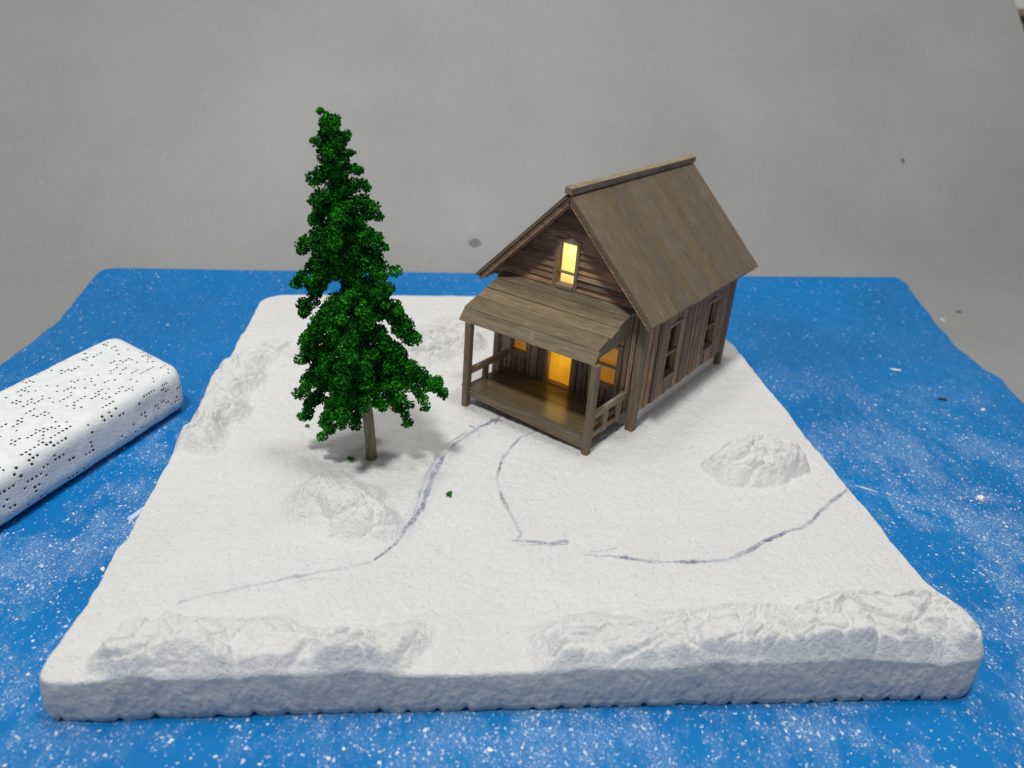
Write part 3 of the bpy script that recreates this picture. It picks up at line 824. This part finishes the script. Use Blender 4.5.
def granules(cen, r0, r1):
    n_ = len(cen)
    r_ = RNG.uniform(r0, r1, (n_, 1, 1)) * (1 + .7 * (RNG.rand(n_, 1, 1) > .93))
    Vv = cen[:, None, :] + ico_v[None] * r_ * RNG.uniform(.6, 1.35, (n_, 12, 1)) * RNG.uniform(.75, 1.3, (n_, 1, 3))
    Ff = ico_f[None] + (np.arange(n_) * 12)[:, None, None]
    return Vv.reshape(-1, 3), Ff.reshape(-1, 3)
print('granules', NC); V, F = granules(cen, .026, .047)
t = NT('green_foam_flock')
geo = t.n('ShaderNodeNewGeometry'); v = t.coord()
c = t.ramp(geo.outputs['Random Per Island'], [(0, (.009, .060, .009)), (.5, (.013, .100, .012)), (.85, (.022, .18, .014)), (.98, (.045, .33, .02))])
c2 = t.ramp(t.noise(v, 2.1, 4, .6), [(.40, (.34, .42, .7)), (.60, (1.35, 1.5, .85))])
t.col(t.mix(1.0, c, c2, 'MULTIPLY')); t.set(Roughness=.95); t.b.inputs['Specular IOR Level'].default_value = .04
M_fol = t.m
crown = mesh_obj('crown', V, F, M_fol, tree, False)

# fallen green crumbs
def crumb(px, py, r_, label):
    p = ground(px, py); z = zat(p[0], p[1])
    cc = np.array([(0, 0, .06)]) + RNG.normal(0, r_ * .5, (9, 3)) * np.array([1, 1, .35])
    cc[:, 2] = np.abs(cc[:, 2])
    V, F = granules(cc, .05, .08)
    o = mesh_obj('foliage_crumb', V, F, M_fol2, None, False); o.location = (p[0], p[1], z)
    tag(o, label, 'foliage crumb', 'green crumbs fallen on the plaster')
t = NT('green_crumb'); t.col((.02, .14, .015)); t.set(Roughness=.8); M_fol2 = t.m
crumb(350.5, 460, .14, 'green foliage crumb left of the tree trunk base')
crumb(450, 495, .10, 'green foliage crumb beside the ink line in the middle of the board')
crumb(307, 427, .07, 'tiny green foliage crumb under the lower left branch tips')

# ------------------------------------------------------------------ foam block with pits
AX = np.array([.368, .930]); NN = np.array([.930, -.368])
N0, N1, HB = -28.5, -22.55, 2.6
rc = .95
def prof():
    """cross-section from lower near side over the top to the lower far side, roughly every 0.2"""
    pts = []
    def arc_(cx, cz, r, a0, a1, n):
        for i in range(n): a = a0 + (a1 - a0) * i / (n - 1); pts.append((cx + r * math.cos(a), cz + r * math.sin(a)))
    hw = (N1 - N0) / 2; 
    arc_(hw - .75, .75, .75, -math.pi / 2, -.15, 7)
    arc_(hw - .75, HB - .62 - .22, .62, 0.0, math.pi / 2 - .2, 7)
    arc_(-hw + .75, HB - .75, .75, math.pi / 2 + .05, math.pi - .1, 8)
    arc_(-hw + .5, .5, .5, math.pi, 3 * math.pi / 2, 5)
    pts = np.array(pts); pts = np.concatenate([pts, pts[:1]])
    sl = np.concatenate([[0], np.cumsum(np.linalg.norm(np.diff(pts, axis=0), axis=1))])
    n_ = int(sl[-1] / .195); q_ = np.linspace(0, sl[-1], n_ + 1)[:-1]
    return np.stack([np.interp(q_, sl, pts[:, 0]), np.interp(q_, sl, pts[:, 1])], 1)
PF = prof(); NP = len(PF); CA_ = .215; NA = 92
a_end = 13.25
rows = []
for j in range(NA):
    al = a_end - (NA - 1 - j) * CA_
    # round the far end
    de_ = a_end - al; k = 1.0
    R_ = .8
    sc_ = 1 - (R_ - math.sqrt(max(0, R_ * R_ - max(0, R_ - de_) ** 2))) * .30
    cx_ = PF[:, 0] * (1 - (1 - sc_) * .9); cz_ = HB * .48 + (PF[:, 1] - HB * .48) * sc_
    wob = .035 * fbm(np.arange(NP) * .23, np.full(NP, al * 1.3), 300, 3) 
    nrm = np.stack([PF[:, 0], (PF[:, 1] - HB / 2) * 2], 1); nrm /= np.linalg.norm(nrm, axis=1)[:, None]
    cx_ = cx_ + nrm[:, 0] * wob; cz_ = cz_ + nrm[:, 1] * wob
    slant = -.30 * cx_ * sstep(4.0, 0, de_)           # the end is cut slightly askew
    nc = (N0 + N1) / 2 + cx_
    P = np.stack([AX[0] * (al + slant) + NN[0] * nc, AX[1] * (al + slant) + NN[1] * nc, ZM + .01 + cz_], 1)
    rows.append(P)
V = [tuple(p) for r_ in rows for p in r_]; F = []; MI = []
pit = np.zeros((NA, NP), bool)
for _ in range(1050):
    j = random.randrange(1, NA - 3); i = random.randrange(NP); ln = random.choice([1, 1, 1, 1, 1, 1, 2, 2, 3])
    for k in range(ln):
        if 0 < j + k < NA - 2: pit[j + k, i] = True
for j in range(NA - 1):
    for i in range(NP):
        q4 = [j * NP + i, (j + 1) * NP + i, (j + 1) * NP + (i + 1) % NP, j * NP + (i + 1) % NP]
        if not pit[j, i]: F.append(tuple(q4)); MI.append(0); continue
        P = np.array([V[k] for k in q4]); c_ = P.mean(0)
        nn = np.cross(P[2] - P[0], P[3] - P[1]); nn /= np.linalg.norm(nn)
        if nn @ (c_ - np.array([AX[0] * 5 + NN[0] * (N0 + N1) / 2, AX[1] * 5 + NN[1] * (N0 + N1) / 2, ZM + HB / 2])) < 0 and c_[2] > ZM + HB * .7: nn = -nn
        out_ = np.array([NN[0] * PF[i, 0], NN[1] * PF[i, 0], (PF[i, 1] - HB / 2) * 2.5]);
        if nn @ out_ < 0: nn = -nn
        ks = random.uniform(.42, .60)
        A_ = c_ + (P - c_) * ks; B_ = c_ + (P - c_) * ks * .8 - nn * .12
        b0 = len(V); V += [tuple(p) for p in A_] + [tuple(p) for p in B_]
        for k in range(4):
            k2 = (k + 1) % 4
            F.append((q4[k], q4[k2], b0 + k2, b0 + k)); MI.append(0)
            F.append((b0 + k, b0 + k2, b0 + 4 + k2, b0 + 4 + k)); MI.append(1)
        F.append((b0 + 4, b0 + 5, b0 + 6, b0 + 7)); MI.append(1)
# end caps as shrinking rings
for jr, sgn in ((NA - 1, 1), (0, -1)):
    last = [jr * NP + i for i in range(NP)]; Pc = np.array([V[k] for k in last]); cc = Pc.mean(0)
    for st, push in ((.93, .07), (.8, .13), (.5, .17), (.2, .18)):
        b0 = len(V)
        for i in range(NP):
            p = cc + (Pc[i] - cc) * st + np.array([AX[0], AX[1], 0]) * push * sgn + RNG.normal(0, .012, 3); V.append(tuple(p))
        for i in range(NP): F.append((last[i], last[(i + 1) % NP], b0 + (i + 1) % NP, b0 + i)); MI.append(0)
        last = [b0 + i for i in range(NP)]
    F.append(tuple(last)); MI.append(0)
t = NT('white_foam'); v = t.coord()
c = t.ramp(t.noise(v, 2.2, 4, .6), [(.35, (.70, .73, .75)), (.65, (.80, .82, .83))]); t.col(c); t.set(Roughness=.6)
t.bump(t.noise(v, 9, 4, .6), .6, .05); M_foam = t.m
t = NT('foam_pit_shade'); t.col((.17, .165, .16)); t.set(Roughness=.9); M_pit = t.m  # shade of deep holes put into the dark colour of the pit faces
fb = mesh_obj('foam_block', V, F, [M_foam, M_pit], None, True)
fb.data.polygons.foreach_set('material_index', MI); fb.data.polygons.foreach_set('use_smooth', [m == 0 for m in MI]); bm_fix(fb)
tag(fb, 'white rounded foam block peppered with small dark pits, left of the board', 'foam block')

# ------------------------------------------------------------------ plaster crumbs and flakes
cen = []
Pm = []
for _ in range(1500):
    if random.random() < .5: x = random.uniform(16, 31); y = random.triangular(-4, 34, 6)
    else: x = random.uniform(-26.5, -15.6); y = random.triangular(-4, 24, 3)
    if x < 0:
        nc = x * NN[0] + y * NN[1]; 
        if N0 - .3 < nc < N1 + .25: continue
    Pm.append((x, y))
for _ in range(350): Pm.append((random.uniform(-14, 15), random.uniform(-4.5, -.25)))
for _ in range(90):
    p = ground(980 + random.gauss(0, 9), 499 + random.gauss(0, 5), ZM); Pm.append((p[0], p[1]))
Pm = np.array(Pm)
cen = np.concatenate([Pm, (sweep(Pm[:, 1]) + ZM + .015)[:, None]], 1)
r_ = (.012 + .035 * RNG.rand(len(cen)) ** 4)[:, None, None] * (1 + .9 * (RNG.rand(len(cen), 1, 1) > .97))
V = cen[:, None, :] + ico_v[None] * r_ * RNG.uniform(.5, 1.5, (len(cen), 12, 1)) * RNG.uniform(.6, 1.7, (len(cen), 1, 3)) * np.array([1, 1, .5])
F = (ico_f[None] + (np.arange(len(cen)) * 12)[:, None, None]).reshape(-1, 3)
t = NT('plaster_crumb'); t.col((.78, .79, .79)); t.set(Roughness=.8); M_cr2 = t.m
o = mesh_obj('plaster_crumbs', V.reshape(-1, 3), F, M_cr2, None, False); tag(o, 'white plaster crumbs scattered over the blue sheet', 'crumbs', kind='stuff')
def flake(px, py, sx, sy, rot, col, name, label, cat='flake', h=.06, z=None):
    p = ground(px, py, ZM) if z is None else on_sheet(px, py)
    n_ = 13; V = []; 
    for lvl, (k, zz) in enumerate(((1, 0), (.92, h * .7), (.5, h))):
        for i in range(n_):
            a = 2 * math.pi * i / n_; kk = k * (1 + .28 * math.sin(2.3 * i + px) + random.uniform(-.12, .12))
            V.append((sx * kk * math.cos(a), sy * kk * math.sin(a), zz + random.uniform(0, h * .2)))
    F = [(l * n_ + i, l * n_ + (i + 1) % n_, (l + 1) * n_ + (i + 1) % n_, (l + 1) * n_ + i) for l in range(2) for i in range(n_)] + [tuple(range(2 * n_, 3 * n_)), tuple(range(n_))[::-1]]
    tt = NT(name); tt.col(col); tt.set(Roughness=.7)
    o = mesh_obj(name, V, F, tt.m, None, False); o.location = (p[0], p[1], (ZM if z is None else p[2]) + .004); o.rotation_euler = (0, 0, rot)
    tag(o, label, cat)
flake(141, 512, .75, .16, 1.1, (.50, .62, .76), 'plaster_flake', 'pale translucent plaster smear against the left edge of the board')
flake(980, 499, .22, .16, .3, (.8, .8, .78), 'plaster_flake', 'largest white plaster crumb on the blue sheet right of the board', h=.14)
flake(983, 410, .16, .12, .5, (.75, .8, .82), 'plaster_flake', 'single round white plaster flake near the right photo edge', h=.08)
flake(942, 400, .26, .12, -.4, (.03, .05, .03), 'dark_crumb', 'dark green crumb lying on the blue sheet right of the cabin', 'crumb', h=.12)
flake(896, 370, .4, .12, -.3, (.62, .68, .75), 'plaster_flake', 'long pale plaster flake on the blue sheet behind the dark crumb', h=.05)
flake(866, 489, .5, .05, -.6, (.62, .70, .78), 'plaster_flake', 'thin white sliver at the right edge of the board by the ink line', h=.04)

# ------------------------------------------------------------------ light
Wd = bpy.data.worlds.new('World'); S.world = Wd; Wd.use_nodes = True
bg = Wd.node_tree.nodes['Background']; bg.inputs[0].default_value = (.96, .98, 1.0, 1); bg.inputs[1].default_value = .20
def lamp(name, loc, target, sx, sy, energy, col):
    ld = bpy.data.lights.new(name, 'AREA'); ld.shape = 'RECTANGLE'; ld.size = sx; ld.size_y = sy; ld.energy = energy; ld.color = col
    o = bpy.data.objects.new(name, ld); COL.objects.link(o); o.location = loc
    d = Vector(target) - Vector(loc); o.rotation_euler = d.to_track_quat('-Z', 'Y').to_euler(); return o
lamp('ceiling_lamp', (-32, -36, 145), (0, 14, 0), 15, 15, 146000, (1, .98, .95))
lamp('ceiling_lamp', (20, 12, 150), (0, 14, 0), 16, 16, 58000, (1, .98, .95))
lamp('ceiling_lamp', (-10, 56, 145), (0, 20, 0), 50, 14, 36000, (1, .98, .95))
# small warm lamp that spills from the doorway on the deck
pl = bpy.data.lights.new('door_glow', 'AREA'); pl.shape = 'RECTANGLE'; pl.size = 1.2; pl.size_y = 2.0; pl.energy = 12; pl.color = (1, .58, .12)
po = bpy.data.objects.new('door_glow', pl); COL.objects.link(po); po.parent = cabin; po.location = (-4.4, .16, 2.1); po.rotation_euler = (math.radians(-80), 0, 0)

S.view_settings.view_transform = 'Standard'; S.view_settings.look = 'None'; S.view_settings.exposure = 0; S.view_settings.gamma = 1
S.render.engine = 'CYCLES'
try: S.cycles.use_denoising = True
except Exception: pass
